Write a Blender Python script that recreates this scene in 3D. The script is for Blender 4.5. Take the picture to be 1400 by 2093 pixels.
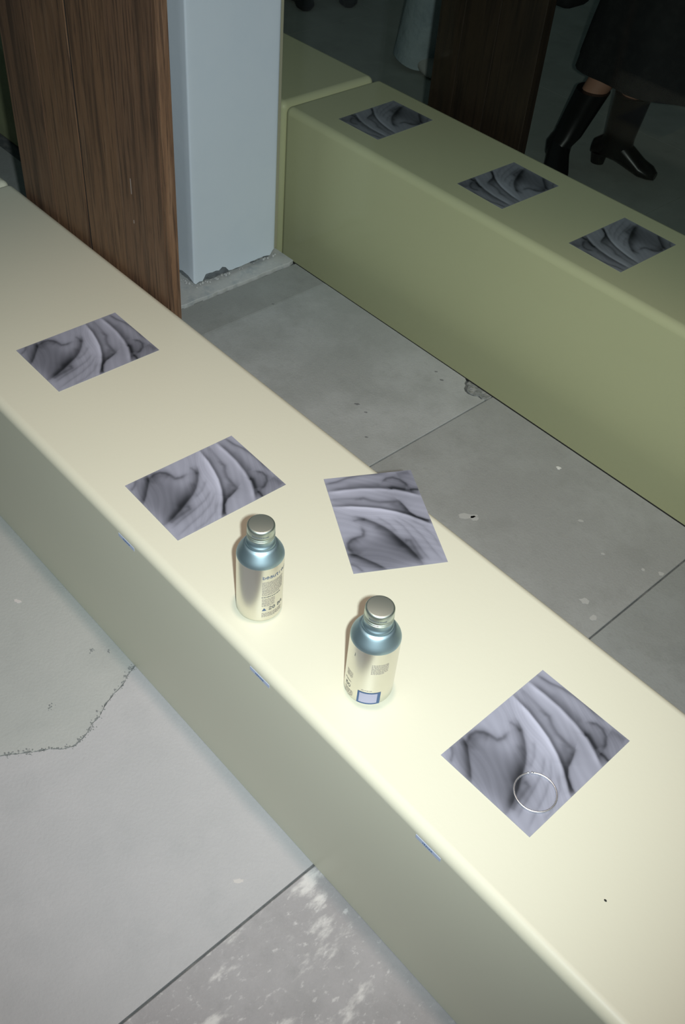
import bpy, bmesh, math, random
import numpy as np
from mathutils import Vector, Matrix

PI = math.pi
sc = bpy.context.scene
for o in list(bpy.data.objects):
    bpy.data.objects.remove(o)
COL = sc.collection

# ------------------------------------------------------------------ camera
CAM = Vector((0.0, -0.5249, 1.48))
RIGHT = Vector((0.67059, 0.73812, 0.07415))
DOWN = Vector((0.55855, -0.4366, -0.70527))
FWD = Vector((-0.4882, 0.51436, -0.70505))
cd = bpy.data.cameras.new('camera')
cam = bpy.data.objects.new('camera', cd)
COL.objects.link(cam)
m = Matrix((RIGHT, -DOWN, -FWD)).transposed().to_4x4()
m.translation = CAM
cam.matrix_world = m
cd.sensor_fit = 'VERTICAL'
cd.sensor_height = 36.0
cd.sensor_width = 24.08
cd.lens = 35.127
cd.clip_start = 0.02
sc.camera = cam

# ------------------------------------------------------------------ world, lamps, exposure
w = bpy.data.worlds.new('night')
sc.world = w
w.use_nodes = True
w.node_tree.nodes['Background'].inputs[0].default_value = (0.55, 0.8, 0.85, 1)
w.node_tree.nodes['Background'].inputs[1].default_value = 0.055

def lamp(name, kind, loc, energy, color, size, target=None, **kw):
    l = bpy.data.lights.new(name, kind)
    l.energy = energy
    l.color = color
    if kind in ('SPOT', 'POINT'):
        l.shadow_soft_size = size
    for k, v in kw.items():
        setattr(l, k, v)
    o = bpy.data.objects.new(name, l)
    COL.objects.link(o)
    o.location = loc
    if target is not None:
        o.rotation_euler = (Vector(target) - Vector(loc)).to_track_quat('-Z', 'Y').to_euler()
    return o

flash_at = CAM + RIGHT * 0.06 - DOWN * 0.0
lamp('camera_flash', 'SPOT', flash_at, 103.0, (0.87, 0.97, 1.0), 0.015,
     target=(-1.05, 0.42, 0.30), spot_size=math.radians(93), spot_blend=1.0)
lamp('ceiling_lamp', 'SPOT', (-0.62, 0.13, 3.0), 88.0, (1.0, 0.76, 0.65), 0.08,
     target=(-0.55, 0.05, 0.0), spot_size=math.radians(62), spot_blend=1.0)

sc.view_settings.view_transform = 'Standard'
sc.view_settings.look = 'None'
sc.view_settings.gamma = 1.0
sc.view_settings.use_curve_mapping = False
sc.view_settings.exposure = 0.0

# ------------------------------------------------------------------ helpers
rng = random.Random(7)

def link(name, me, mat=None, parent=None, loc=None):
    o = bpy.data.objects.new(name, me)
    COL.objects.link(o)
    if mat is not None and me is not None and not me.materials:
        me.materials.append(mat)
    if parent is not None:
        o.parent = parent
    if loc is not None:
        o.location = loc
    return o

def bm_obj(name, bm, mat=None, parent=None, loc=None, smooth=False, origin=None):
    if origin is not None:
        bmesh.ops.translate(bm, verts=bm.verts, vec=-Vector(origin))
        loc = origin
    bmesh.ops.recalc_face_normals(bm, faces=bm.faces)
    me = bpy.data.meshes.new(name)
    bm.to_mesh(me)
    bm.free()
    if smooth:
        for p in me.polygons:
            p.use_smooth = True
        try:
            me.set_sharp_from_angle(angle=math.radians(40))
        except Exception:
            pass
    return link(name, me, mat, parent, loc)

def tag(o, label=None, cat=None, group=None, kind=None):
    if label: o['label'] = label
    if cat: o['category'] = cat
    if group: o['group'] = group
    if kind: o['kind'] = kind
    return o

def empty(name, loc=(0, 0, 0), rz=0.0):
    o = bpy.data.objects.new(name, None)
    COL.objects.link(o)
    o.location = loc
    o.rotation_euler = (0, 0, rz)
    return o

def copy_tree(o, parent=None):
    c = o.copy()
    COL.objects.link(c)
    c.parent = parent
    for ch in [x for x in bpy.data.objects if x.parent == o]:
        copy_tree(ch, c)
    return c

def box(bm, x0, x1, y0, y1, z0, z1, bevel=0.0, seg=1):
    r = bmesh.ops.create_cube(bm, size=1.0)
    vs = r['verts']
    for v in vs:
        v.co = Vector((x0 + (v.co.x + .5) * (x1 - x0), y0 + (v.co.y + .5) * (y1 - y0), z0 + (v.co.z + .5) * (z1 - z0)))
    if bevel:
        es = list({e for v in vs for e in v.link_edges})
        bmesh.ops.bevel(bm, geom=es, offset=bevel, segments=seg, profile=0.5, affect='EDGES')
    return vs

def prism(bm, poly, z0, z1, bevel=0.0):
    vs = [bm.verts.new((x, y, z0)) for x, y in poly]
    f = bm.faces.new(vs)
    r = bmesh.ops.extrude_face_region(bm, geom=[f])
    top = [g for g in r['geom'] if isinstance(g, bmesh.types.BMVert)]
    for v in top:
        v.co.z = z1
    bmesh.ops.recalc_face_normals(bm, faces=bm.faces)
    if bevel:
        st = set(top)
        es = [e for e in bm.edges if e.verts[0] in st and e.verts[1] in st]
        bmesh.ops.bevel(bm, geom=es, offset=bevel, segments=1, affect='EDGES')

def lathe(bm, prof, seg=64, center=(0, 0, 0)):
    rings = []
    c = Vector(center)
    for r, z in prof:
        if r < 1e-6:
            rings.append([bm.verts.new(c + Vector((0, 0, z)))])
        else:
            rings.append([bm.verts.new(c + Vector((r * math.cos(2 * PI * k / seg), r * math.sin(2 * PI * k / seg), z))) for k in range(seg)])
    for a, b in zip(rings, rings[1:]):
        for k in range(seg):
            k2 = (k + 1) % seg
            if len(a) == 1 and len(b) == 1: continue
            if len(a) == 1: bm.faces.new((a[0], b[k], b[k2]))
            elif len(b) == 1: bm.faces.new((a[k], b[0], a[k2]))
            else: bm.faces.new((a[k], b[k], b[k2], a[k2]))

def loft(bm, rings, seg=20, caps=True):
    """rings: (centre, rx, ry, axis_x, axis_y)"""
    R = []
    for c, rx, ry, ax, ay in rings:
        c, ax, ay = Vector(c), Vector(ax).normalized(), Vector(ay).normalized()
        R.append([bm.verts.new(c + ax * rx * math.cos(2 * PI * k / seg) + ay * ry * math.sin(2 * PI * k / seg)) for k in range(seg)])
    for a, b in zip(R, R[1:]):
        for k in range(seg):
            k2 = (k + 1) % seg
            bm.faces.new((a[k], a[k2], b[k2], b[k]))
    if caps:
        bm.faces.new(R[0]); bm.faces.new(R[-1])

def tube(bm, pts, r, seg=10, closed=False):
    pts = [Vector(p) for p in pts]
    n = len(pts)
    R = []
    up = Vector((0, 0, 1))
    for i, p in enumerate(pts):
        a = pts[(i - 1) % n] if (closed or i > 0) else p
        b = pts[(i + 1) % n] if (closed or i < n - 1) else p
        t = (b - a).normalized()
        s = t.cross(up)
        if s.length < 1e-3: s = t.cross(Vector((1, 0, 0)))
        s.normalize()
        q = s.cross(t)
        rr = r[i] if isinstance(r, (list, tuple)) else r
        R.append([bm.verts.new(p + s * rr * math.cos(2 * PI * k / seg) + q * rr * math.sin(2 * PI * k / seg)) for k in range(seg)])
    rng_i = range(n) if closed else range(n - 1)
    for i in rng_i:
        a, b = R[i], R[(i + 1) % n]
        for k in range(seg):
            k2 = (k + 1) % seg
            bm.faces.new((a[k], a[k2], b[k2], b[k]))
    if not closed:
        bm.faces.new(R[0]); bm.faces.new(R[-1])

# ------------------------------------------------------------------ materials
def mat(name, col, rough=0.6, metal=0.0, spec=0.5, coat=0.0, bump=None, noise=None):
    """noise: list of (scale, detail, colour, lo, hi, amount, coordscale)"""
    M = bpy.data.materials.new(name)
    M.use_nodes = True
    nt = M.node_tree
    N, L = nt.nodes, nt.links
    b = N['Principled BSDF']
    b.inputs['Base Color'].default_value = (*col, 1)
    b.inputs['Roughness'].default_value = rough
    b.inputs['Metallic'].default_value = metal
    b.inputs['Specular IOR Level'].default_value = spec
    b.inputs['Coat Weight'].default_value = coat
    tc = N.new('ShaderNodeTexCoord')
    geo = N.new('ShaderNodeNewGeometry')
    prev = None
    for (scale, detail, c2, lo, hi, amt, stretch) in (noise or []):
        mp = N.new('ShaderNodeMapping')
        mp.inputs['Scale'].default_value = stretch
        mp.inputs['Location'].default_value = (scale * .37, scale * .11, 1.7)
        L.new(geo.outputs['Position'], mp.inputs['Vector'])
        n = N.new('ShaderNodeTexNoise')
        n.inputs['Scale'].default_value = scale
        n.inputs['Detail'].default_value = detail
        n.inputs['Roughness'].default_value = 0.6
        L.new(mp.outputs[0], n.inputs['Vector'])
        r = N.new('ShaderNodeMapRange')
        r.interpolation_type = 'SMOOTHSTEP'
        r.inputs[1].default_value = lo
        r.inputs[2].default_value = hi
        r.inputs[3].default_value = 0
        r.inputs[4].default_value = amt
        L.new(n.outputs['Fac'], r.inputs[0])
        mx = N.new('ShaderNodeMix')
        mx.data_type = 'RGBA'
        L.new(r.outputs[0], mx.inputs[0])
        if prev is None: mx.inputs[6].default_value = (*col, 1)
        else: L.new(prev, mx.inputs[6])
        mx.inputs[7].default_value = (*c2, 1)
        prev = mx.outputs[2]
    if prev is not None:
        L.new(prev, b.inputs['Base Color'])
    if bump:
        s, d, st, dist = bump
        n = N.new('ShaderNodeTexNoise')
        n.inputs['Scale'].default_value = s
        n.inputs['Detail'].default_value = d
        L.new(geo.outputs['Position'], n.inputs['Vector'])
        bp = N.new('ShaderNodeBump')
        bp.inputs['Strength'].default_value = st
        bp.inputs['Distance'].default_value = dist
        L.new(n.outputs['Fac'], bp.inputs['Height'])
        L.new(bp.outputs[0], b.inputs['Normal'])
    return M

ONE = (1, 1, 1)
M_bench = mat('bench_paint', (0.74, 0.715, 0.565), 0.42, spec=0.35, noise=[(3, 2, (0.725, 0.705, 0.555), .35, .65, .5, ONE)], bump=(140, 2, .05, .002))
M_bench_in = mat('display_bench_paint', (0.78, 0.76, 0.50), 0.42, spec=0.35, noise=[(3, 2, (0.76, 0.745, 0.49), .35, .65, .5, ONE)])

def concrete(name, base, light, dark, scuff=0.0, grain=1.0):
    ns = [(5, 5, light, .40, .68, .8, ONE), (9, 6, dark, .48, .75, .6, ONE), (60, 3, dark, .5, .8, .35 * grain, ONE), (320, 2, light, .5, .8, .4 * grain, ONE)]
    if scuff:
        ns.append((9, 12, (0.70, 0.68, 0.66), .55, .66, scuff, (2.2, 1.0, 1)))
        ns.append((60, 8, (0.70, 0.68, 0.67), .57, .72, scuff * .7, (1.8, 1.0, 1)))
    return mat(name, base, 0.75, spec=0.3, noise=ns, bump=(180, 4, .25, .003))

M_slab_pink = concrete('slab_pale', (0.46, 0.455, 0.46), (0.50, 0.49, 0.495), (0.42, 0.42, 0.425), grain=.5)
M_slab_green = concrete('slab_greenish', (0.43, 0.44, 0.42), (0.46, 0.465, 0.445), (0.38, 0.39, 0.375), grain=.5)
M_slab_scuff = concrete('slab_scuffed', (0.36, 0.345, 0.35), (0.43, 0.415, 0.42), (0.30, 0.295, 0.295), scuff=.9)
M_slab_a = concrete('slab_grey', (0.42, 0.43, 0.41), (0.52, 0.53, 0.515), (0.36, 0.37, 0.35))
M_slab_b = concrete('slab_mid_grey', (0.355, 0.36, 0.34), (0.42, 0.43, 0.41), (0.29, 0.295, 0.275))
M_slab_c = concrete('slab_dark_grey', (0.31, 0.32, 0.30), (0.36, 0.375, 0.36), (0.24, 0.25, 0.235))
M_slab_in = concrete('slab_inside', (0.36, 0.38, 0.35), (0.41, 0.43, 0.40), (0.30, 0.32, 0.29), grain=.6)
M_bed = mat('mortar_bed', (0.10, 0.11, 0.11), 0.9, noise=[(40, 4, (0.18, 0.18, 0.17), .4, .7, 1, ONE)])
M_patch = mat('mortar_patch', (0.27, 0.28, 0.27), 0.9, noise=[(50, 4, (0.38, 0.38, 0.36), .45, .6, 1, ONE)], bump=(90, 4, .8, .01))
M_plinth = mat('plinth_concrete', (0.60, 0.60, 0.58), 0.8, noise=[(20, 6, (0.44, 0.47, 0.48), .5, .68, .8, ONE), (90, 4, (0.70, 0.69, 0.66), .5, .7, .5, ONE)], bump=(90, 5, .2, .002))
M_crumb = mat('broken_plaster', (0.36, 0.37, 0.35), 0.9, noise=[(60, 5, (0.13, 0.14, 0.15), .45, .6, .9, ONE)], bump=(60, 5, .9, .01))
M_column = mat('column_paint', (0.80, 0.87, 0.94), 0.5, spec=0.4, noise=[(6, 4, (0.76, 0.84, 0.92), .4, .7, .6, ONE)], bump=(30, 3, .12, .004))
M_seal = mat('glazing_seal', (0.42, 0.40, 0.28), 0.5)
M_dark = mat('dark_joint', (0.02, 0.02, 0.018), 0.8)

def wood(name, base, dark, light):
    return mat(name, base, 0.55, spec=0.35, noise=[
        (7, 6, dark, .45, .68, .85, (6, 6, .35)),
        (26, 5, light, .50, .72, .7, (4, 4, .22)),
        (60, 4, dark, .52, .66, .85, (3, 3, .10)),
        (160, 2, dark, .55, .75, .6, (2, 2, .12))], bump=(60, 5, .2, .003))
M_wood = wood('brown_wood', (0.19, 0.105, 0.058), (0.065, 0.038, 0.025), (0.23, 0.14, 0.085))
M_wood_dark = wood('dark_wood', (0.035, 0.022, 0.014), (0.015, 0.010, 0.008), (0.05, 0.03, 0.02))

# clear shop glass: tinted straight-through part plus a mirror-like surface reflection
M_glass = bpy.data.materials.new('shop_glass')
M_glass.use_nodes = True
nt = M_glass.node_tree
nt.nodes.clear()
out = nt.nodes.new('ShaderNodeOutputMaterial')
tr = nt.nodes.new('ShaderNodeBsdfTransparent'); tr.inputs[0].default_value = (0.945, 0.955, 0.925, 1)
gl = nt.nodes.new('ShaderNodeBsdfGlossy'); gl.inputs['Roughness'].default_value = 0.01
lw = nt.nodes.new('ShaderNodeLayerWeight'); lw.inputs[0].default_value = 0.5
pw = nt.nodes.new('ShaderNodeMath'); pw.operation = 'POWER'; pw.inputs[1].default_value = 5.0
nt.links.new(lw.outputs['Facing'], pw.inputs[0])
fr = nt.nodes.new('ShaderNodeMath'); fr.operation = 'MULTIPLY_ADD'; fr.inputs[1].default_value = 0.6; fr.inputs[2].default_value = 0.008
nt.links.new(pw.outputs[0], fr.inputs[0])
mx = nt.nodes.new('ShaderNodeMixShader')
nt.links.new(fr.outputs[0], mx.inputs[0]); nt.links.new(tr.outputs[0], mx.inputs[1]); nt.links.new(gl.outputs[0], mx.inputs[2])
nt.links.new(mx.outputs[0], out.inputs[0])

# ------------------------------------------------------------------ floors
XJ = [-4.171, -3.558, -2.945, -2.332, -1.829, -1.7065, -1.0933, -0.4803, 0.1327, 0.7457, 1.3587]
G = 0.0016
floor = None
bm = bmesh.new(); box(bm, -4.3, 1.6, -1.8, 1.108, -0.14, -0.0045)
floor = tag(bm_obj('floor', bm, M_bed), kind='structure')
floor['label'] = 'grey concrete slab paving on both sides of the pale bench'

def slab(poly, material, z=0.0, parent=None, thick=0.035, bevel=0.0012, name='paving_slab'):
    bm = bmesh.new()
    prism(bm, poly, z - thick, z, bevel)
    cx = sum(p[0] for p in poly) / len(poly); cy = sum(p[1] for p in poly) / len(poly)
    return bm_obj(name, bm, material, parent, origin=(cx, cy, z))

def rect(x0, x1, y0, y1, g=G):
    return [(x0 + g, y0 + g), (x1 - g, y0 + g), (x1 - g, y1 - g), (x0 + g, y1 - g)]

YB = 0.2
# strip between bench and glass
slab(rect(-1.829, -1.7065, YB, 1.109, .0004), M_slab_b, 0, floor)
# slab with a broken corner at the glass
slab([(-1.7065 + .0006, YB + G), (-1.0933 - G, YB + G), (-1.0933 - G, 1.083), (-1.098, 1.086), (-1.103, 1.079), (-1.115, 1.080), (-1.124, 1.072), (-1.136, 1.068),
      (-1.148, 1.070), (-1.158, 1.077), (-1.163, 1.088), (-1.170, 1.092), (-1.176, 1.104), (-1.183, 1.1085), (-1.7065 + .0006, 1.109)], M_slab_a, 0, floor)
p = slab([(-1.0945, 1.109), (-1.0945, 1.088), (-1.104, 1.083), (-1.115, 1.086), (-1.124, 1.079), (-1.136, 1.0745), (-1.146, 1.076), (-1.153, 1.082), (-1.158, 1.092), (-1.167, 1.097), (-1.171, 1.109)],
         M_patch, -0.0015, floor, thick=.02, name='mortar_patch')
slab(rect(-1.0933, -0.4803, YB, 1.109), M_slab_b, 0, floor)
for a, b in ((-0.4803, 0.1327), (0.1327, 0.7457), (0.7457, 1.3587)):
    slab(rect(a, b, YB, 1.109), M_slab_b if a > 0 else M_slab_c, 0, floor)
# behind the wooden panel and column
for a, b in ((-4.171, -3.558), (-3.558, -2.945), (-2.945, -2.332), (-2.332, -1.831)):
    slab(rect(a, b, YB, 0.798), M_slab_b, 0, floor)
# near side: pale slab, broken along a crack
crk = [(-0.972, 0.19), (-0.968, 0.03), (-0.966, 0.0), (-0.957, -0.022), (-0.945, -0.040), (-0.940, -0.062), (-0.927, -0.090), (-0.915, -0.108), (-0.912, -0.124), (-0.900, -0.142),
       (-0.893, -0.168), (-0.900, -0.186), (-0.915, -0.205), (-0.924, -0.222), (-0.938, -0.246), (-0.953, -0.270), (-0.960, -0.33), (-0.966, -0.45), (-0.962, -0.70)]
def jag(pts, off, seed):
    r = random.Random(seed)
    o = []
    for (x0, y0), (x1, y1) in zip(pts, pts[1:]):
        for k in range(5):
            t = k / 5
            o.append((x0 + (x1 - x0) * t + off * (0.5 + 1.2 * r.random() ** 2), y0 + (y1 - y0) * t + r.uniform(-.0015, .0015)))
    o.append((pts[-1][0] + off, pts[-1][1]))
    return o
east = jag(crk, 0.0006, 1)
west = jag(crk, -0.0020, 5)
slab(east + [(-0.4803 - G, -0.70), (-0.4803 - G, 0.19)], M_slab_pink, 0, floor, bevel=0)
slab([(-1.58, 0.19), (-1.58, -0.70)] + west[::-1], M_slab_green, -0.0005, floor, bevel=0)
slab(rect(-0.4803, 0.1327, -0.7027, 0.197), M_slab_scuff, -0.0008, floor)
slab(rect(0.1327, 0.7457, -0.7027, 0.197), M_slab_b, 0, floor)
slab(rect(0.7457, 1.3587, -0.7027, 0.197), M_slab_pink, 0, floor)
for i, (a, b) in enumerate(((-4.03, -3.42), (-3.42, -2.81), (-2.81, -2.195), (-2.195, -1.583))):
    slab(rect(a, b, -0.7027, 0.197), M_slab_green if i % 2 else M_slab_a, 0, floor)
for i, a in enumerate([-4.03, -3.42, -2.81, -2.195, -1.583, -.966, -.4803, .1327, .7457]):
    b = [-4.03, -3.42, -2.81, -2.195, -1.583, -.966, -.4803, .1327, .7457, 1.3587][i + 1]
    slab(rect(a, b, -1.6, -0.7027), (M_slab_pink, M_slab_green, M_slab_a)[i % 3], 0, floor)

# dried paint spots and grime tufts on the slabs (thin raised blobs)
M_paint = mat('white_paint_spot', (0.85, 0.84, 0.78), 0.6)
M_smear = mat('pale_smear', (0.50, 0.50, 0.47), 0.8)
M_smear2 = mat('faint_smear', (0.60, 0.57, 0.55), 0.8)
M_grime = mat('dark_grime', (0.20, 0.205, 0.20), 0.9)
def blob(x, y, rx, ry, rot, material, h=0.0008, name='paint_spot', seed=0, z=0.0):
    r = random.Random(seed)
    n = 14
    rad = [1 + r.uniform(-.28, .28) for _ in range(n)]
    pts = []
    for k in range(n):
        a = 2 * PI * k / n
        px, py = rx * math.cos(a) * rad[k], ry * math.sin(a) * rad[k]
        pts.append((x + px * math.cos(rot) - py * math.sin(rot), y + px * math.sin(rot) + py * math.cos(rot)))
    bm = bmesh.new()
    prism(bm, pts, z - .001, z + h, h * .45)
    return bm_obj(name, bm, material, floor, origin=(x, y, z))
blob(-.827, 1.034, .0055, .0045, .3, M_paint, .0018, seed=1)
blob(-.852, .756, .019, .008, .9, M_smear, .0004, seed=2)
blob(-.838, .764, .008, .008, .2, M_smear, .0004, seed=12)
blob(-.545, .767, .010, .007, .5, M_smear, .0004, seed=3)
blob(-.507, .747, .008, .007, 1.5, M_smear, .0004, seed=4)
blob(-.69, .94, .006, .003, .5, M_smear, .0004, seed=5)
blob(-.60, .90, .004, .003, .5, M_smear, .0004, seed=15)
blob(-.52, .93, .004, .004, .5, M_smear, .0004, seed=16)
blob(-.49, .95, .006, .005, .5, M_smear, .0004, seed=17)
blob(-1.227, -.085, .007, .004, .5, M_smear2, .0006, seed=6)
blob(-.535, -.105, .008, .004, .9, M_smear2, .0005, seed=8)
for i, (x, y, s) in enumerate(((-1.27, .824, .006), (-1.235, .82, .004), (-1.575, .652, .007), (-1.60, .585, .006), (-1.17, .76, .004), (-1.104, .65, .006), (-1.213, 1.055, .005), (-1.245, 1.068, .004), (-1.71, .93, .004))):
    blob(x, y, s, s * .55, .7, M_grime, .0004, name='grime_spot', seed=20 + i)
M_grime2 = mat('crack_grime', (0.25, 0.26, 0.255), 0.9)
bm = bmesh.new()
gr = random.Random(77)
def tuft(x, y, sz):
    n = 7; a0 = gr.uniform(0, 6)
    pts = [(x + sz * (1 + gr.uniform(-.4, .4)) * math.cos(a0 + 2 * PI * k / n), y + .7 * sz * (1 + gr.uniform(-.4, .4)) * math.sin(a0 + 2 * PI * k / n)) for k in range(n)]
    c = bm.verts.new((x, y, .0009)); vs = [bm.verts.new((px, py, -.0002)) for px, py in pts]
    for k in range(n): bm.faces.new((vs[k], vs[(k + 1) % n], c))
for (x0, y0), (x1, y1) in zip(crk[2:16], crk[3:17]):
    for k in range(9):
        t_ = gr.random()
        tuft(x0 + (x1 - x0) * t_ + gr.gauss(-.001, .0025), y0 + (y1 - y0) * t_ + gr.gauss(0, .002), gr.uniform(.0006, .0024))
for (x, y, s_, n_) in ((-.966, -.006, .006, 26), (-.958, -.026, .004, 12), (-.905, -.128, .005, 20), (-.897, -.160, .005, 14), (-.930, -.232, .006, 22), (-.945, -.262, .004, 10), (-1.044, -.040, .004, 10), (-1.022, -.018, .003, 6), (-.985, -.160, .006, 12)):
    for k in range(n_):
        tuft(x + gr.gauss(0, s_ * .6), y + gr.gauss(0, s_ * .6), gr.uniform(.0006, .0020))
o = bm_obj('crack_grime', bm, M_grime2, floor); o['kind'] = 'stuff'

# interior floor, a step lower behind the glass
bm = bmesh.new(); box(bm, -7.2, 2.2, 1.128, 6.9, -0.25, -0.1155)
floor_in = tag(bm_obj('floor', bm, M_bed), kind='structure')
floor_in['label'] = 'dim grey floor inside the shop behind the glass'
gx = [-7.1 + .62 * i for i in range(15)]
gy = [1.13 + .9 * i for i in range(7)]
base_me = None
for i in range(14):
    for j in range(6):
        cx, cy = (gx[i] + gx[i + 1]) / 2, (gy[j] + gy[j + 1]) / 2
        if base_me is None:
            o = slab([(cx - .309, cy - .449), (cx + .309, cy - .449), (cx + .309, cy + .449), (cx - .309, cy + .449)], M_slab_in, -0.111, floor_in, thick=.03, bevel=0)
            base_me = o.data
        else:
            link('paving_slab', base_me, None, floor_in, (cx, cy, -0.111))

# ------------------------------------------------------------------ shop walls (dim, beyond the frame)
M_wall = mat('inner_wall', (0.20, 0.20, 0.19), 0.9, noise=[(4, 4, (0.17, 0.17, 0.16), .4, .7, 1, ONE)])
for nm, b in (('wall_back', (-7.2, 2.2, 6.9, 7.0, -.25, 3.0)), ('wall_left', (-7.3, -7.2, 1.13, 7.0, -.25, 3.0)), ('wall_right', (2.2, 2.3, 1.13, 7.0, -.25, 3.0))):
    bm = bmesh.new(); box(bm, *b)
    tag(bm_obj(nm, bm, M_wall), kind='structure')

# ------------------------------------------------------------------ glass
bm = bmesh.new(); box(bm, -4.3, 1.6, 1.1115, 1.1195, -0.11, 2.6)
win = tag(bm_obj('window_1', bm, M_glass), kind='structure')
win['label'] = 'clear shop window glass standing along the edge of the paving'
bm = bmesh.new(); box(bm, -4.3, 1.6, 1.1092, 1.1112, -0.12, -0.0005)
bm_obj('gasket', bm, M_dark, win)

# ------------------------------------------------------------------ column on its plinth
col = tag(empty('column', (-1.98, .94, 0)), 'square column painted pale blue-white, plaster broken away at its foot', 'column', kind='structure')
def child(name, bm, material, parent, smooth=False):
    o = bm_obj(name, bm, material, parent, smooth=smooth)
    o.matrix_parent_inverse = Matrix.Translation(-Vector(parent.location))
    return o
# shaft with slightly eased arrises and a ragged lower rim
bm = bmesh.new()
X0, X1, Y0, Y1 = -2.15, -1.882, 0.803, 1.080
ring = []
def arc(cx, cy, r, a0, a1, n=4):
    return [(cx + r * math.cos(math.radians(a0 + (a1 - a0) * k / n)), cy + r * math.sin(math.radians(a0 + (a1 - a0) * k / n))) for k in range(n + 1)]
ring += [(X0, Y0), ]
ring += [(X0 + (X1 - X0) * k / 10, Y0) for k in range(1, 10)]
ring += arc(X1 - .005, Y0 + .005, .005, -90, 0)
ring += [(X1, Y0 + .005 + (Y1 - Y0 - .015) * k / 24) for k in range(1, 24)]
ring += arc(X1 - .010, Y1 - .010, .010, 0, 90)
ring += [(X0, Y1)]
rr = random.Random(3)
lowz = []
for i, (x, y) in enumerate(ring):
    z = 0.016 + rr.uniform(0, .005)
    if abs(x - X1) < .004 and .83 < y < .91: z += .010 + rr.uniform(0, .006)
    if abs(x - X1) < .004 and .885 < y < .905: z += .010
    if x < X1 - .004 and y < .81: z += rr.uniform(0.002, .016)
    if y > 1.06 and x > X0 + .01: z += .010
    lowz.append(z)
lo = [bm.verts.new((x, y, z)) for (x, y), z in zip(ring, lowz)]
hi = [bm.verts.new((x, y, 2.6)) for x, y in ring]
n = len(ring)
for k in range(n):
    bm.faces.new((lo[k], lo[(k + 1) % n], hi[(k + 1) % n], hi[k]))
bm.faces.new(hi); bm.faces.new(lo[::-1])
child('shaft', bm, M_column, col, smooth=True)
# exposed core under the plaster
bm = bmesh.new(); box(bm, X0 + .01, X1 - .009, Y0 + .010, Y1 - .012, .004, .06)
child('core', bm, M_crumb, col)
# plinth slab with an uneven face
bm = bmesh.new()
pts = [(-2.3, .712)]
pts += [(-2.3 + .47 * k / 6, .712 + rr.uniform(-.001, .001)) for k in range(1, 6)]
for k in range(25):
    pts.append((-1.832 + rr.uniform(-.0018, .0018) - (.004 if k == 24 else 0), .710 + (1.106 - .710) * k / 24))
pts += [(-2.3, 1.106)]
prism(bm, pts, -.004, .008, .0012)
child('plinth', bm, M_plinth, col)
# crumbs of plaster at the foot
bm = bmesh.new()
for k in range(46):
    if k < 18: x, y = rr.uniform(-1.99, -1.88), Y0 - rr.uniform(.001, .012)
    elif k < 38: x, y = X1 + rr.uniform(-.002, .010), rr.uniform(.80, .92)
    else: x, y = X1 + rr.uniform(-.002, .006), rr.uniform(.92, 1.09)
    s = rr.uniform(.0015, .0045)
    r_ = bmesh.ops.create_icosphere(bm, subdivisions=1, radius=s)
    for v in r_['verts']:
        v.co = v.co * rr.uniform(.7, 1.2) + Vector((x, y, .011 + s * .5))
o = child('plaster_crumbs', bm, M_plinth, col); o['kind'] = 'stuff'
# glazing seal beside the column
bm = bmesh.new(); box(bm, -1.915, -1.909, 1.085, 1.108, .0115, 2.6, .002, 1)
child('glazing_seal', bm, M_seal, col)

# ------------------------------------------------------------------ wooden panel standing behind the bench
panel = tag(empty('wood_panel', (-1.685, .428, 0)), 'upright brown wooden panel with cracks in its grain behind the pale bench', 'panel')
M_wood2 = wood('brown_wood_second', (0.165, 0.092, 0.054), (0.060, 0.036, 0.024), (0.20, 0.12, 0.075))
# boards: left narrow, left middle, wide right, edge lipping; the long cracks are the open joints
def board(x0, x1, y0, y1, material, name='board', taper=(0, 0)):
    bm = bmesh.new()
    vs = box(bm, x0, x1, y0, y1, 0.001, 2.5)
    o = child(name, bm, material, panel)
    return o
board(-1.962, -1.8280, .4125, .4150, M_wood2)
board(-1.8235, -1.6996, .4125, .4150, M_wood)
board(-1.6905, -1.5600, .4120, .4150, M_wood)
board(-1.5597, -1.4190, .4120, .4150, M_wood2)
board(-1.4174, -1.411, .4130, .437, M_wood, 'edge_strip')
board(-1.960, -1.4180, .4152, .4370, M_dark, 'crack_shade_backing')  # black sheet added behind the boards, its colour standing in for crack shade
# pale knocks in the wood
M_knock = mat('pale_wood_scratch', (0.32, 0.27, 0.24), .7)
for (x, z, l) in ((-1.521, .545, .045), (-1.52, .485, .010), (-1.575, .98, .03), (-1.52, 1.06, .05)):
    bm = bmesh.new(); box(bm, x - .0012, x + .0012, .4116, .4122, z, z + l * .7, .0003, 1)
    child('scratch', bm, M_knock, panel)

# low olive kerb beyond the panel, against the glass
M_kerb = mat('olive_kerb', (0.34, 0.36, 0.20), 0.7, noise=[(8, 4, (0.28, 0.30, 0.17), .4, .7, 1, ONE)])
bm = bmesh.new(); box(bm, -4.25, -2.33, .835, 1.106, .0005, .30, .006, 2)
tag(bm_obj('kerb', bm, M_kerb, origin=(-3.3, .97, 0.0)), 'olive painted kerb on the paving beyond the wooden panel', 'kerb')

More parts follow.
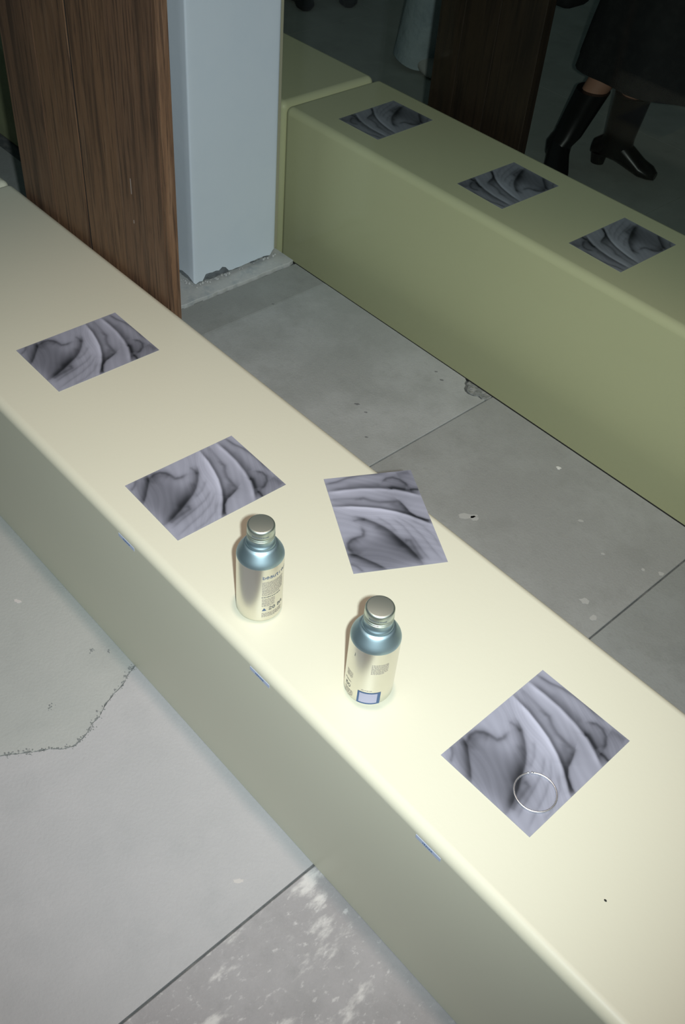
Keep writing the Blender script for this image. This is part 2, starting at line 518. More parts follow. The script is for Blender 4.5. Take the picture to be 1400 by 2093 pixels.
# ------------------------------------------------------------------ benches
def bench(x0, x1, y0, y1, z0, z1, material, label, rtop=.016, rv=.016, name='bench'):
    bm = bmesh.new()
    vs = box(bm, x0, x1, y0, y1, z0, z1)
    es = [e for e in bm.edges if not (abs(e.verts[0].co.z - z0) < 1e-6 and abs(e.verts[1].co.z - z0) < 1e-6)]
    bmesh.ops.bevel(bm, geom=es, offset=rtop, segments=7, profile=0.5, affect='EDGES')
    o = bm_obj(name, bm, material, origin=((x0 + x1) / 2, (y0 + y1) / 2, z0), smooth=True)
    o.data.set_sharp_from_angle(angle=math.radians(60))
    # weighted normals keep the large faces flat
    md = o.modifiers.new('wn', 'WEIGHTED_NORMAL'); md.keep_sharp = True
    return tag(o, label, 'bench')
HB = 0.3608
bench(-2.018, 1.45, 0, .4076, .0005, HB, M_bench, 'long pale yellow bench with rounded edges carrying both bottles')
bench(-4.1, -2.0225, 0, .4076, .0005, HB, M_bench, 'pale yellow bench unit at the left edge, end to end with the bench of bottles')
HI = 0.346
bench(-2.024, 1.45, 1.216, 1.570, -.1105, HI, M_bench_in, 'pale yellow bench behind the glass carrying three picture cards', rtop=.020)
bench(-4.1, -2.0295, 1.216, 1.562, -.1105, HI + .004, M_bench_in, 'empty pale bench unit behind the glass beside the column', rtop=.020)

# small printed number tags on the bench face
M_tag = mat('blue_tag', (0.55, 0.62, 0.82), .6)
M_ink = mat('blue_ink', (0.12, 0.20, 0.36), .6)
def price_tag(x, label, ink):
    z = .3405
    bm = bmesh.new(); box(bm, x - .021, x + .021, -.0007, -.0002, z - .0036, z + .0036, .0001, 1)
    o = bm_obj('label_tag', bm, M_tag, origin=(x, -.0002, z))
    bm = bmesh.new()
    k = -.009
    r = random.Random(int(x * 1000))
    while k < .008:
        wd = r.uniform(.0012, .0028)
        if ink: box(bm, x + k, x + k + wd, -.0009, -.0007, z - .0014 + r.uniform(-.0003, .0003), z + .0014 + r.uniform(-.0003, .0003))
        k += wd + .0009
    if ink:
        c = bm_obj('print', bm, M_ink, o, origin=(x, -.0008, z))
        c.location = (0, -.0006, 0)
    else: bm.free()
    tag(o, label, 'label', group='small blue labels on the bench face')
price_tag(-.9465, 'tiny blue label on the bench face below the second picture card', True)
price_tag(-.6215, 'tiny blue label on the bench face between the two bottles', True)
price_tag(-.2960, 'tiny blue label on the bench face left of the card with the ring', True)

# ------------------------------------------------------------------ picture cards
# flat print: grey draped cloth folds, drawn as vertex colours on the card's face.
# strokes are given in a picture frame and mapped to the card through its four corners
def homography(src, dst):
    A = []
    for (x, y), (u, v) in zip(src, dst):
        A.append([x, y, 1, 0, 0, 0, -u * x, -u * y, -u])
        A.append([0, 0, 0, x, y, 1, -v * x, -v * y, -v])
    _, _, V = np.linalg.svd(np.array(A, float))
    return V[-1].reshape(3, 3)
CW, CH = 0.149, 0.209
HM = homography([(70, 630), (745, 65), (1335, 540), (655, 1175)], [(0, 0), (0, CH), (CW, CH), (CW, 0)])
def uv(p):
    q = HM @ np.array([p[0], p[1], 1.0]); return q[:2] / q[2]
# strokes: points, amplitude, width left of travel, width right of travel (mm)
STROKES = [
    # lobe border, sharp light edge on its left, dark inside
    ([(215, 520), (240, 570), (250, 640), (262, 720), (268, 810)], -.28, 1.2, 6.0),
    ([(235, 560), (262, 500), (300, 478), (350, 482), (395, 502), (440, 532), (480, 520), (512, 485)], -.26, 3, 3.5),
    ([(262, 600), (280, 530), (330, 500), (390, 520)], -.14, 7, 8),
    # main valley
    ([(575, 410), (600, 470), (618, 540), (628, 620), (622, 690), (600, 760), (575, 850), (545, 930), (505, 1010)], -.36, 2.2, 7.0),
    ([(600, 560), (575, 640), (570, 740), (555, 840)], -.13, 8, 8),
    ([(520, 410), (565, 440), (600, 480)], -.14, 2.5, 2.5),
    # first fold ridge
    ([(545, 245), (640, 345), (712, 430), (775, 520), (835, 630), (872, 725), (900, 820), (920, 915)], .16, 1.5, 6),
    ([(550, 235), (650, 335), (725, 430), (790, 520), (850, 630), (888, 725), (915, 820), (930, 900)], -.30, 4.5, 1.0),
    # pocket between folds
    ([(735, 340), (785, 375), (805, 430), (840, 490), (900, 550), (955, 600)], -.22, 3, 4),
    ([(960, 600), (940, 660), (912, 715), (908, 780), (935, 850), (960, 890)], -.36, 1.2, 6.0),
    ([(900, 560), (880, 630), (885, 700)], -.12, 10, 8),
    # second fold ridge
    ([(640, 150), (750, 235), (850, 320), (950, 425), (1040, 535), (1090, 625), (1130, 715)], .14, 1.5, 5),
    ([(655, 140), (765, 225), (865, 312), (965, 415), (1055, 525), (1105, 615), (1140, 700)], -.26, 5.0, 1.0),
    # curl
    ([(1020, 500), (1050, 505), (1085, 560), (1110, 600)], -.26, 5, 2),
    ([(1050, 415), (1105, 425), (1150, 460), (1172, 510), (1170, 565), (1150, 600)], -.24, 2, 3.5),
    ([(1130, 620), (1160, 645), (1190, 680)], -.36, 2.5, 2.5),
    ([(1200, 470), (1250, 500), (1310, 535)], -.14, 4, 7),
    # back folds
    ([(700, 95), (790, 150), (880, 190), (1000, 265), (1150, 400)], -.22, 2, 3.0),
    ([(800, 215), (880, 290), (960, 370), (1010, 420)], -.10, 5, 5),
    ([(600, 190), (690, 280), (760, 350)], -.12, 2, 5),
    # left strip pleat
    ([(140, 570), (148, 620), (135, 680)], -.16, 2, 2.5),
    # lower pleats under the valley
    ([(620, 800), (650, 840), (560, 960), (540, 1000)], -.16, 3, 4),
    ([(760, 640), (745, 740), (690, 850), (620, 960), (580, 1040)], -.10, 1.5, 3),
    ([(800, 660), (800, 780), (760, 900), (690, 1030), (650, 1120)], -.09, 1.5, 3),
    ([(690, 540), (690, 640), (660, 720)], -.10, 1.5, 4),
    ([(850, 760), (860, 860), (820, 980), (760, 1060)], -.08, 1.5, 3),
]
def print_tone(P):
    n_ = len(P)
    t = np.full(n_, .655)
    # broad shading: lobe is flatter and darker
    c = uv((400, 730)); d = ((P[:, 0] - c[0]) / .060) ** 2 + ((P[:, 1] - c[1]) / .036) ** 2
    t -= .19 * np.exp(-d ** 2)
    c = uv((1180, 560)); d = ((P[:, 0] - c[0]) / .05) ** 2 + ((P[:, 1] - c[1]) / .04) ** 2
    t -= .13 * np.exp(-d)
    c = uv((700, 560)); d = ((P[:, 0] - c[0]) / .05) ** 2 + ((P[:, 1] - c[1]) / .03) ** 2
    t += .05 * np.exp(-d)
    # fine pleat lines running with the folds
    ph = P[:, 1] + .35 * P[:, 0] ** 1.0 * (1 + 2.5 * P[:, 0])
    wob = ph + .004 * np.sin(P[:, 0] * 70 + P[:, 1] * 40) + .002 * np.sin(P[:, 1] * 160)
    t += .012 * np.sin(wob * 420) + .010 * np.sin(wob * 1130 + 2 * np.sin(P[:, 0] * 50)) * (np.sin(P[:, 1] * 55 + P[:, 0] * 30) * .5 + .5)
    for pts, amp, wl, wr in STROKES:
        q = np.array([uv(p) for p in pts])
        best = np.full(n_, 1e9); side = np.ones(n_); tt = np.zeros(n_)
        nseg = len(q) - 1
        for i in range(nseg):
            a, b = q[i], q[i + 1]
            ab = b - a
            s = np.clip(((P - a) @ ab) / (ab @ ab), 0, 1)
            dv = P - (a + s[:, None] * ab)
            dd = np.hypot(dv[:, 0], dv[:, 1])
            cr = ab[0] * dv[:, 1] - ab[1] * dv[:, 0]
            mk = dd < best
            best = np.where(mk, dd, best); side = np.where(mk, np.sign(cr), side)
            tt = np.where(mk, (i + s) / nseg, tt)
        wd = np.where(side > 0, wl, wr) * .001
        fade = np.clip(np.minimum(tt, 1 - tt) * 6 + .35, 0, 1)
        t += (amp * .88 if amp < 0 else amp) * (.62 * np.exp(-(best / wd) ** 2 * 1.3) + .38 * np.exp(-(best / (wd * 2.3)) ** 2)) * fade
    return np.clip(t, .03, .95)

M_print = bpy.data.materials.new('card_print')
M_print.use_nodes = True
nt = M_print.node_tree
at = nt.nodes.new('ShaderNodeAttribute'); at.attribute_name = 'Col'
b = nt.nodes['Principled BSDF']
nt.links.new(at.outputs['Color'], b.inputs['Base Color'])
b.inputs['Roughness'].default_value = .5
b.inputs['Specular IOR Level'].default_value = .35
NX, NY = 150, 210
xs = np.linspace(0, CW, NX); ys = np.linspace(0, CH, NY)
PX = np.array([(x, y) for y in ys for x in xs])
T = print_tone(PX)
TH = .0005
verts = [(x - CW / 2, y - CH / 2, TH) for x, y in PX]
faces = [(j * NX + i, j * NX + i + 1, (j + 1) * NX + i + 1, (j + 1) * NX + i) for j in range(NY - 1) for i in range(NX - 1)]
base = len(verts)
cs = [(-CW / 2, -CH / 2), (CW / 2, -CH / 2), (CW / 2, CH / 2), (-CW / 2, CH / 2)]
verts += [(x, y, 0) for x, y in cs]
ci = [0, NX - 1, NX * NY - 1, NX * (NY - 1)]
bottom_row = list(range(NX)); right_col = [j * NX + NX - 1 for j in range(NY)]
top_row = [NX * (NY - 1) + i for i in range(NX - 1, -1, -1)]; left_col = [j * NX for j in range(NY - 1, -1, -1)]
for k, rowv in enumerate((bottom_row, right_col, top_row, left_col)):
    faces.append([base + k, base + (k + 1) % 4] + rowv[::-1])
faces.append((base + 3, base + 2, base + 1, base))
card_me = bpy.data.meshes.new('picture_card')
card_me.from_pydata(verts, [], faces)
ca = card_me.color_attributes.new('Col', 'FLOAT_COLOR', 'POINT')
lin = (T ** 2.1) * .86
cols = np.ones((len(verts), 4))
cols[:NX * NY, 0] = lin * .93 + .012; cols[:NX * NY, 1] = lin * .94 + .014; cols[:NX * NY, 2] = lin * 1.12 + .018
cols[NX * NY:, :3] = .4
ca.data.foreach_set('color', cols.ravel())
card_me.materials.append(M_print)

def card(x, y, z, rz, label, group):
    o = link('picture_card', card_me, None, None, (x, y, z))
    o.rotation_euler = (0, 0, rz)
    return tag(o, label, 'card', group)
S = 1.48
g1 = 'picture cards of grey folds lying on the front bench'
ZC = HB + .0002
card(-.9288 * S, .1379 * S, ZC, -.0106, 'grey cloth fold picture card lying alone beside the wooden panel', g1)
card(-.6456 * S, .1071 * S, ZC, -.0285, 'grey cloth fold picture card lying square on the bench behind the left bottle', g1)
card(-.4882 * S, .2244 * S, ZC, 1.063, 'tilted grey picture card hanging over the far edge of the bench', g1)
card(-.1994 * S, .1345 * S, ZC, .0089, 'nearest grey picture card with a silver ring lying on it', g1)
g2 = 'picture cards on the bench behind the glass'
ZI = HI + .0002
card(-1.2231 * S, .9398 * S, ZI, PI + .02, 'picture card behind the glass nearest the column', g2)
card(-.9286 * S, .9385 * S, ZI, PI - .0208, 'middle picture card of the three behind the glass', g2)
card(-.6962 * S, .9426 * S, ZI, PI - .0207, 'picture card behind the glass at the right edge of the photo', g2)

# ------------------------------------------------------------------ silver ring on the nearest card
M_silver = mat('silver', (0.96, 0.96, 0.98), .42, metal=1.0)
ring_o = tag(empty('bangle', (-.2541, .147, ZC + TH)), 'thin open silver hoop bangle lying on the nearest picture card', 'jewellery')
bm = bmesh.new()
RR, rt = .0272, .0014
pts = [(RR * math.cos(a), RR * math.sin(a), rt) for a in [math.radians(152 + 346 * k / 70) for k in range(71)]]
tube(bm, pts, rt, 10)
bm_obj('hoop', bm, M_silver, ring_o, smooth=True)
for a in (150, 139, ):
    bm = bmesh.new(); bmesh.ops.create_uvsphere(bm, u_segments=14, v_segments=10, radius=.0019)
    o = bm_obj('end_ball', bm, M_silver, ring_o, smooth=True)
    o.location = (RR * math.cos(math.radians(a)), RR * math.sin(math.radians(a)), .0019)

bm = bmesh.new(); bmesh.ops.create_icosphere(bm, subdivisions=2, radius=.0016)
for v in bm.verts: v.co = Vector((v.co.x * 1.2, v.co.y * .8, v.co.z * .6 + .0009))
tag(bm_obj('grit_speck', bm, M_dark, loc=(-.0745 * S, .0696 * S, HB), smooth=True), 'tiny black speck on the bench top below the nearest card', 'speck')

# ------------------------------------------------------------------ bottles
M_alu = mat('bottle_aluminium', (0.76, 0.75, 0.68), .27, metal=1.0, bump=(400, 2, .03, .0005))
M_shoulder = mat('bottle_shoulder', (0.50, 0.66, 0.72), .50, metal=1.0)  # bluish base colour paints the night's reflection onto what is plain silver metal
M_cap = mat('cap_aluminium', (0.66, 0.74, 0.66), .44, metal=1.0)
M_txt = mat('bottle_ink', (0.16, 0.18, 0.20), .6)
M_txt_light = mat('bottle_ink_faint', (0.42, 0.38, 0.36), .6)
M_navy = mat('bottle_navy', (0.06, 0.13, 0.28), .5)
M_lav = mat('bottle_panel', (0.50, 0.50, 0.66), .5)
RB = .0332
def patch(bm, th0, th1, z0, z1, r, n=None):
    n = n or max(1, int(abs(th1 - th0) / 5) + 1)
    lo = []; hi = []
    for k in range(n + 1):
        a = math.radians(th0 + (th1 - th0) * k / n)
        lo.append(bm.verts.new((r * math.cos(a), r * math.sin(a), z0)))
        hi.append(bm.verts.new((r * math.cos(a), r * math.sin(a), z1)))
    for k in range(n):
        bm.faces.new((lo[k], lo[k + 1], hi[k + 1], hi[k]))
def text_rows(bm, th0, th1, z_top, rows, pitch, h, r, seed, solid=.8):
    q = random.Random(seed)
    for i in range(rows):
        a = th0
        end = th1 - (q.uniform(0, (th1 - th0) * .25) if i == rows - 1 else 0)
        while a < end:
            wd = q.uniform(1.5, 7)
            patch(bm, a, min(a + wd, end), z_top - i * pitch - h, z_top - i * pitch, r)
            a += wd + q.uniform(.6, 1.6)
def glyphs(bm, s, th, z, size, r, font_adv=.62):
    """block letters from 5x7 bit rows wrapped round the bottle"""
    F = {'A': '01110 10001 10001 11111 10001 10001 10001', 'B': '11110 10001 11110 10001 10001 10001 11110', 'K': '10001 10010 11100 10100 10010 10001 10001',
         'O': '01110 10001 10001 10001 10001 10001 01110', '2': '01110 10001 00001 00110 01000 10000 11111', '0': '01110 10001 10011 10101 11001 10001 01110',
         'a': '00000 01110 00001 01111 10001 10001 01111', 'u': '00000 10001 10001 10001 10001 10011 01101', 't': '00100 11111 00100 00100 00100 00100 00011',
         'i': '00100 00000 00100 00100 00100 00100 00100', 'f': '00011 00100 11111 00100 00100 00100 00100', 'l': '00100 00100 00100 00100 00100 00100 00010',
         'e': '00000 01110 10001 11111 10000 10001 01110', 'b': '10000 10000 11110 10001 10001 10001 11110', 'y': '10001 10001 10001 01111 00001 10001 01110'}
    px = size / 7
    dth = math.degrees(px / r)
    for ch in s:
        if ch == ' ':
            th += dth * 4; continue
        for j, row in enumerate(F[ch].split()):
            for i, c in enumerate(row):
                if c == '1':
                    patch(bm, th + i * dth, th + (i + 1) * dth, z + (6 - j) * px, z + (7 - j) * px, r, 1)
        th += dth * 6
    return th

def bottle(loc, az, label, kind):
    t = empty('bottle', loc, math.radians(az))
    tag(t, label, 'bottle', group='aluminium bottles on the bench')
    bm = bmesh.new()
    lathe(bm, [(0, .0015), (.026, .0015), (.0285, 0), (.0305, .0008), (.0323, .003), (RB, .0065), (RB, .03), (RB, .06), (RB, .09), (RB, .1115)], 72)
    bm_obj('body', bm, M_alu, t, smooth=True)
    bm = bmesh.new()
    lathe(bm, [(RB, .1115), (.0330, .1135), (.0324, .1157), (.0312, .1185), (.0295, .1216), (.0277, .1247), (.0259, .1277), (.0243, .1302), (.0233, .1314), (.0222, .1322), (.0210, .1327), (.0203, .1334), (.0200, .1350)], 72)
    bm_obj('shoulder', bm, M_shoulder, t, smooth=True)
    bm = bmesh.new()
    prof = [(.0200, .1350), (.0204, .1358), (.0206, .1368), (.0203, .1380), (.0193, .1392), (.0183, .1410), (.0179, .1440), (.0179, .1500)]
    lathe(bm, prof, 72)
    bm_obj('neck', bm, M_shoulder, t, smooth=True)
    bm = bmesh.new()
    prof = [(.0180, .1478), (.0191, .1480), (.0193, .1488), (.0191, .1497), (.0183, .1502), (.0183, .1506), (.0192, .1511), (.0193, .1519), (.0191, .1526), (.0184, .1530),
            (.0184, .1534), (.0191, .1539), (.01925, .1548), (.01905, .1556), (.0188, .1562), (.0190, .1570), (.0190, .1640), (.0188, .1662), (.0182, .1676), (.0172, .1684), (.0160, .1686), (0, .1684)]
    lathe(bm, prof, 72)
    cap = bm_obj('cap', bm, M_cap, t, smooth=True)
    bm = bmesh.new()
    q = random.Random(9)
    a = -38
    while a < 34:
        wd = q.uniform(2, 5)
        patch(bm, a, a + wd, .1582 + q.uniform(0, .0006), .1608 - q.uniform(0, .0006), .01912)
        a += wd + 1.5
    bm_obj('cap_print', bm, M_txt, cap)
    r = RB + .00015
    if kind == 1:
        bm = bmesh.new()
        glyphs(bm, 'beautifully', 7, .0925, .0058, r)
        # triangle mark
        for j in range(7):
            wdt = 5.2 * (7 - j) / 7
            patch(bm, 12 - wdt, 12 + wdt, .0262 + j * .00075, .0262 + (j + 1) * .00075, r, 2)
        bm_obj('bold_print', bm, M_navy, t)['kind'] = 'stuff'
        bm = bmesh.new()
        glyphs(bm, '20 BA', 24, .0262, .0065, r + .00005)
        text_rows(bm, 5, 62, .0555, 1, .002, .0013, r, 3)
        bm_obj('dark_print', bm, M_txt, t)['kind'] = 'stuff'
        bm = bmesh.new()
        text_rows(bm, 6, 66, .0860, 12, .0024, .0009, r, 4)
        text_rows(bm, 6, 40, .0510, 7, .0024, .0009, r, 5)
        text_rows(bm, 6, 66, .0210, 4, .0024, .0009, r, 6)
        bm_obj('fine_print', bm, M_txt_light, t)['kind'] = 'stuff'
    else:
        bm = bmesh.new(); patch(bm, -22, 33, .0045, .0300, r)
        fr_ = bm_obj('panel_frame', bm, M_navy, t)
        bm = bmesh.new(); patch(bm, -17, 25, .0075, .0275, r + .00015)
        bm_obj('panel_field', bm, M_lav, fr_)
        bm = bmesh.new()
        glyphs(bm, 'i', -46, .0930, .0065, r)
        glyphs(bm, 'BO', -62, .0225, .0065, r)
        text_rows(bm, -66, -42, .0360, 1, .002, .0012, r, 13)
        bm_obj('dark_print', bm, M_txt, t)['kind'] = 'stuff'
        bm = bmesh.new()
        text_rows(bm, 2, 42, .0900, 8, .0026, .0009, r, 14)
        text_rows(bm, -64, -34, .0180, 5, .0026, .0009, r, 15)
        text_rows(bm, -62, -40, .0560, 5, .0026, .0009, r, 16)
        text_rows(bm, -14, 16, .0340, 1, .0026, .0009, r, 17)
        bm_obj('fine_print', bm, M_txt_light, t)['kind'] = 'stuff'
    return t
bottle((-.709, .069, HB + .0002), -39.9, 'silver aluminium bottle with fine print, standing beside the second card', 1)
bottle((-.507, .095, HB + .0002), -50.7, 'silver aluminium bottle with a blue framed panel near its base', 2)

# ------------------------------------------------------------------ dark wooden panel inside
panel_in = tag(empty('wood_panel', (-1.70, 1.65, -.111)), 'very dark wooden panel standing behind the bench inside the shop', 'panel')
for x0, x1 in ((-1.876, -1.79), (-1.789, -1.675), (-1.674, -1.535)):
    bm = bmesh.new(); box(bm, x0, x1, 1.625, 1.66, -.1105, 2.4, .0012, 1)
    child('board', bm, M_wood_dark, panel_in)
bm = bmesh.new()
bmesh.ops.create_icosphere(bm, subdivisions=1, radius=.012)
for v in bm.verts: v.co = Vector((v.co.x * .7, v.co.y * .6, v.co.z * 1.6))
child_o = bm_obj('plaster_lump', bm, M_plinth, None, loc=(-1.522, 1.640, -.100))
child_o.parent = panel_in; child_o.location = Vector((-1.522, 1.640, -.096)) - Vector(panel_in.location)

# ------------------------------------------------------------------ people inside
M_skin = mat('skin', (0.42, 0.22, 0.15), .55)
M_black = mat('black_cloth', (0.012, 0.012, 0.013), .8, noise=[(30, 3, (0.02, 0.02, 0.02), .4, .7, 1, ONE)])
M_leather = mat('black_leather', (0.010, 0.010, 0.010), .33, spec=.4)
M_jeans = mat('pale_denim', (0.40, 0.47, 0.50), .85, noise=[(20, 5, (0.30, 0.37, 0.41), .45, .7, 1, (1, 1, .4)), (300, 2, (0.5, 0.56, 0.6), .5, .8, .5, ONE)], bump=(14, 4, .5, .02))
M_hair = mat('dark_hair', (0.03, 0.02, 0.015), .5)
M_shoe = mat('pale_shoe', (0.40, 0.40, 0.38), .6)
ZF = -.1105

def skin_body(name, pts, edges, parent, material, root=0):
    me = bpy.data.meshes.new(name + '_skeleton')
    me.from_pydata([p[:3] for p in pts], edges, [])
    o = bpy.data.objects.new(name + '_skeleton', me)
    COL.objects.link(o)
    md = o.modifiers.new('skin', 'SKIN')
    for i, p in enumerate(pts):
        sv = me.skin_vertices[0].data[i]
        rr_ = p[3] if isinstance(p[3], tuple) else (p[3], p[3])
        sv.radius = rr_
        sv.use_root = (i == root)
    o.modifiers.new('sub', 'SUBSURF').levels = 2
    dg = bpy.context.evaluated_depsgraph_get()
    dg.update()
    ev = o.evaluated_get(dg)
    nm = bpy.data.meshes.new_from_object(ev)
    nm.name = name
    bpy.data.objects.remove(o)
    for p_ in nm.polygons: p_.use_smooth = True
    nm.materials.clear()
    return link(name, nm, material, parent)

def person(loc, facing, feet, height, label, build):
    """local frame: origin on the floor; world-aligned, +z up. feet: two world (x, y, heading) tuples"""
    t = empty('person', loc)
    tag(t, label, 'person')
    f = Vector((math.cos(facing), math.sin(facing), 0)); s = Vector((-f.y, f.x, 0)); up = Vector((0, 0, 1))
    H = height
    B = Vector((0, 0, 0))
    pel = up * .53 * H
    L = []; E = []
    def add(v, r): L.append((v.x, v.y, v.z, r)); return len(L) - 1
    i_p = add(pel, .12 * H / 1.7)
    i_w = add(pel + up * .10 * H, (.115, .09)); E.append((i_p, i_w))
    i_c = add(pel + up * .20 * H + f * .01, (.135, .10)); E.append((i_w, i_c))
    i_n = add(pel + up * .295 * H, .055); E.append((i_c, i_n))
    i_h0 = add(pel + up * .345 * H + f * .015, .075); E.append((i_n, i_h0))
    i_h1 = add(pel + up * .40 * H + f * .015, .085); E.append((i_h0, i_h1))
    i_h2 = add(pel + up * .435 * H + f * .01, .06); E.append((i_h1, i_h2))
    i_no = add(pel + up * .375 * H + f * .115, .012); E.append((i_h0, i_no))
    joints = {}
    for k, sg in enumerate((1, -1)):
        fx, fy, hd = feet[k]
        ank = Vector((fx - loc[0], fy - loc[1], .085))
        hip = pel + s * sg * .085 - up * .04 * H
        knee = (hip + ank) / 2 + f * .02 + up * .01
        i_hp = add(hip, .085); E.append((i_p, i_hp))
        i_k = add(knee, .055); E.append((i_hp, i_k))
        calf = knee.lerp(ank, .35)
        i_cf = add(calf, .052); E.append((i_k, i_cf))
        i_a = add(ank, .030); E.append((i_cf, i_a))
        d = Vector((math.cos(hd), math.sin(hd), 0))
        i_t = add(ank + d * .11 - up * .050, .020); E.append((i_a, i_t))
        joints[k] = (hip, knee, ank, d)
        sh = pel + up * .265 * H + s * sg * .165
        el = sh - up * .17 * H + s * sg * .04 - f * .02
        wr = el - up * .145 * H + f * .07
        i_s = add(sh, .05); E.append((i_c, i_s))
        i_e = add(el, .038); E.append((i_s, i_e))
        i_wr = add(wr, .026); E.append((i_e, i_wr))
        i_pm = add(wr - up * .06 + f * .01, (.032, .018)); E.append((i_wr, i_pm))
        for q, (off, ln) in enumerate(((-.027, .075), (-.009, .085), (.009, .08), (.026, .065))):
            a_ = wr - up * .095 + f * (off + .01)
            b_ = a_ - up * ln * .5 - s * sg * .008
            c_ = b_ - up * ln * .45 - s * sg * .022
            ia = add(a_, .009); E.append((i_pm, ia))
            ib = add(b_, .008); E.append((ia, ib))
            ic = add(c_, .007); E.append((ib, ic))
        ta = wr - up * .045 + f * .045; tb = ta - up * .035 + f * .012
        ia = add(ta, .010); E.append((i_pm, ia))
        ib = add(tb, .008); E.append((ia, ib))
        joints['arm%d' % k] = (sh, el, wr)
    skin_body('body', L, E, t, M_skin)
    # hair cap
    bm = bmesh.new(); bmesh.ops.create_icosphere(bm, subdivisions=3, radius=1)
    hc = pel + up * .405 * H - f * .012
    for v in list(bm.verts):
        if v.co.z < -.55: v.co.z = -.55
        v.co = hc + f * v.co.x * .108 + s * v.co.y * .10 + up * (v.co.z * .115)
    bm_obj('hair', bm, M_hair, t, smooth=True)
    # top
    bm = bmesh.new()
    loft(bm, [(pel - up * .05 * H, .175, .125, s, f), (pel + up * .02 * H, .17, .125, s, f), (pel + up * .10 * H, .15, .11, s, f), (pel + up * .19 * H, .18, .13, s, f), (pel + up * .25 * H, .19, .12, s, f), (pel + up * .28 * H, .10, .09, s, f)], 28)
    bm_obj('jacket', bm, M_black, t, smooth=True)
    for k in (0, 1):
        sh, el, wr = joints['arm%d' % k]
        bm = bmesh.new(); tube(bm, [sh + up * .01, sh.lerp(el, .5), el, el.lerp(wr, .5), wr + up * .005], [.068, .06, .055, .046, .04], 18)
        bm_obj('sleeve', bm, M_black, t, smooth=True)
    build(t, joints, f, s, up, pel, H)
    return t

def foot_mesh(bm, ank, d, L_=.255, w_=.042, z0=0.0, heel=.0):
    """a shoe: rings from heel to toe"""
    up = Vector((0, 0, 1)); s_ = Vector((-d.y, d.x, 0))
    base = Vector((ank.x, ank.y, 0))
    R = []
    for u, wdt, hh, zl in ((-.075, .55, .050, heel), (-.06, .78, .062, heel), (-.03, .90, .085, heel), (.02, .92, .098, heel * .8), (.07, .98, .078, heel * .35), (.115, 1.08, .056, 0), (.15, 1.0, .042, 0), (.172, .6, .022, .002)):
        c = base + d * u * (L_ / .255) + up * (zl + hh * .5)
        R.append((c, w_ * wdt, hh * .5, s_, up))
    loft(bm, R, 20)

def build_boots(t, J, f, s, up, pel, H):
    for k in (0, 1):
        hip, knee, ank, d = J[k]
        top = Vector((ank.x, ank.y, 0)).lerp(Vector((knee.x, knee.y, 0)), .45) + up * .27
        lean = J.get('lean%d' % k, Vector((0, 0, 0)))
        sd = Vector((-d.y, d.x, 0))
        bm = bmesh.new()
        a0 = Vector((ank.x, ank.y, .050)) + d * .006
        loft(bm, [(a0, .043, .066, sd, d), (a0 + up * .035, .045, .060, sd, d), (a0.lerp(top, .3), .048, .054, sd, d), (a0.lerp(top, .7), .054, .060, sd, d), (top, .058, .064, sd, d)], 24)
        foot_mesh(bm, ank, d, heel=.032)
        o = bm_obj('boot', bm, M_leather, t, smooth=True)
        bm = bmesh.new(); c = Vector((ank.x, ank.y, 0)) - d * .045
        loft(bm, [(c, .022, .024, sd, d), (c + up * .04, .030, .030, sd, d)], 14)
        bm_obj('heel', bm, M_leather, o)
    # flared skirt
    bm = bmesh.new()
    n_ = 48
    rings = []
    hem = Vector((0.02, .02, .335))
    for zz, r1, r2, c in ((.335, .30, .24, hem), (.45, .275, .22, hem.lerp(pel, .3)), (.62, .235, .19, hem.lerp(pel, .6)), (.80, .19, .15, hem.lerp(pel, .85)), (.98, .155, .12, pel)):
        cc = Vector((c.x, c.y, zz))
        rr_ = []
        for k in range(n_):
            a = 2 * PI * k / n_
            wv = 1 + .05 * math.sin(a * 7) * (1 - (zz - .335) / .7)
            rr_.append(bm.verts.new(cc + f * r1 * wv * math.cos(a) + s * r2 * wv * math.sin(a)))
        rings.append(rr_)
    for a_, b_ in zip(rings, rings[1:]):
        for k in range(n_): bm.faces.new((a_[k], a_[(k + 1) % n_], b_[(k + 1) % n_], b_[k]))
    bm.faces.new(rings[0]); bm.faces.new(rings[-1])
    bm_obj('skirt', bm, M_black, t, smooth=True)

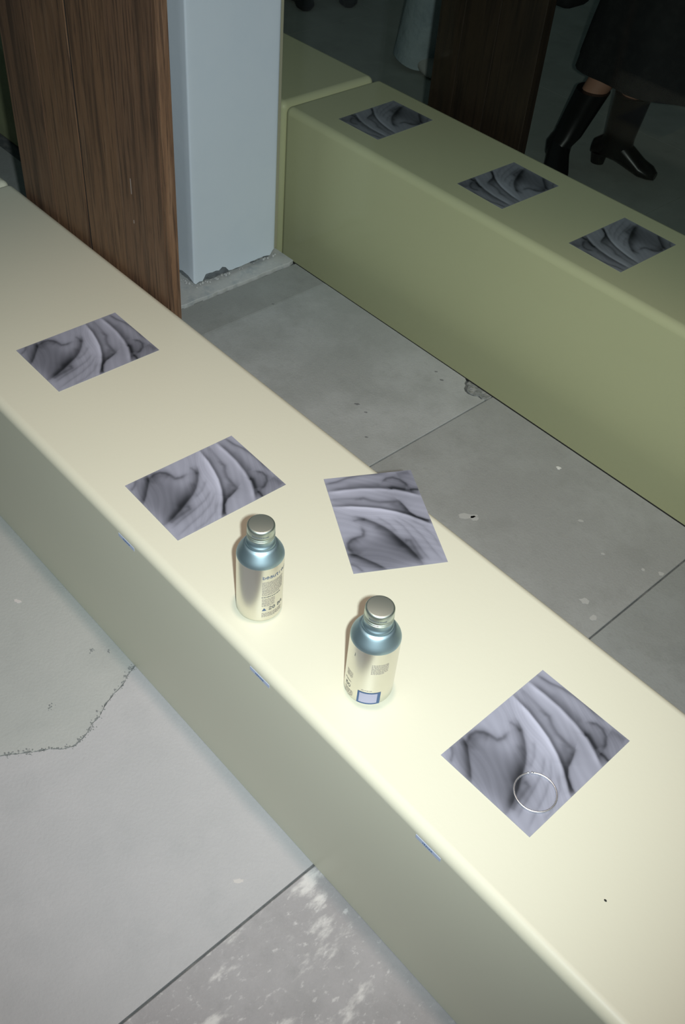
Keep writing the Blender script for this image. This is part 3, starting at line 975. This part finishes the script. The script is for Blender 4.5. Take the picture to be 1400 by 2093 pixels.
def build_trousers(material, rh, shoe_mat):
    def fn(t, J, f, s, up, pel, H):
        bm = bmesh.new()
        loft(bm, [(pel - up * .10 * H, .17, .125, s, f), (pel, .175, .13, s, f), (pel + up * .06 * H, .16, .12, s, f)], 26)
        bm_obj('trouser_seat', bm, material, t, smooth=True)
        for k in (0, 1):
            hip, knee, ank, d = J[k]
            sd = Vector((-d.y, d.x, 0))
            bm = bmesh.new()
            n_ = 32; rings = []
            for j in range(15):
                u = j / 14
                if u < .5: c = Vector((ank.x, ank.y, .022)).lerp(knee, u * 2)
                else: c = knee.lerp(hip, (u - .5) * 2)
                r_ = rh * (1 - .12 * u)
                if u > .8: r_ = rh * .95
                rr_ = []
                for q in range(n_):
                    a = 2 * PI * q / n_
                    wv = 1 + .05 * math.sin(3 * a + 7 * u) * (1 - u) + .02 * math.sin(11 * u * 3 + a * 2)
                    dz = .012 * math.sin(a * 2 + 1) * (1 if j == 0 else 0)
                    rr_.append(bm.verts.new(c + sd * r_ * .92 * wv * math.cos(a) + d * r_ * 1.05 * wv * math.sin(a) + up * (dz + (.010 * math.sin(u * 60 + a) if 0 < j < 6 else 0))))
                rings.append(rr_)
            for a_, b_ in zip(rings, rings[1:]):
                for q in range(n_): bm.faces.new((a_[q], a_[(q + 1) % n_], b_[(q + 1) % n_], b_[q]))
            bm.faces.new(rings[-1]); bm.faces.new(rings[0])
            bm_obj('trouser_leg', bm, material, t, smooth=True)
            bm = bmesh.new(); foot_mesh(bm, ank, d, heel=.012)
            bm_obj('shoe', bm, shoe_mat, t, smooth=True)
    return fn

# skirt and boots
person((-1.76, 2.62, ZF), .28, [(-1.935, 2.42, -.9), (-1.815, 2.585, .29)], 1.68,
       'person in a long black skirt and black heeled boots, standing to the right', build_boots)
# pale jeans
person((-2.72, 2.75, ZF), -.2, [(-2.60, 2.86, -.3), (-2.865, 2.64, -.25)], 1.76,
       'person in wide pale jeans standing left of the dark wooden panel', build_trousers(M_jeans, .098, M_shoe))
# dark trousers, far left
person((-3.72, 2.80, ZF), -.6, [(-3.62, 2.95, -.7), (-3.70, 2.73, -.55)], 1.75,
       'person farther off in black shoes and dark trousers beside the column', build_trousers(M_black, .085, M_leather))

# black bag hanging beside the skirt
bag = tag(empty('bag', (-2.30, 2.62, .33)), 'black shoulder bag hanging left of the black skirt', 'bag')
bm = bmesh.new(); box(bm, -.19, .19, -.07, .07, 0, .34, .03, 3)
bm_obj('bag_body', bm, M_black, bag, smooth=True)
for yy in (-.045, .045):
    bm = bmesh.new(); tube(bm, [(-.10, yy, .33), (-.08, yy, .48), (0, yy * .6, .58), (.08, yy, .48), (.10, yy, .33)], .009, 8)
    bm_obj('handle', bm, M_leather, bag, smooth=True)

# keep repeat pieces' names tidy: every object already carries Blender's own suffixes
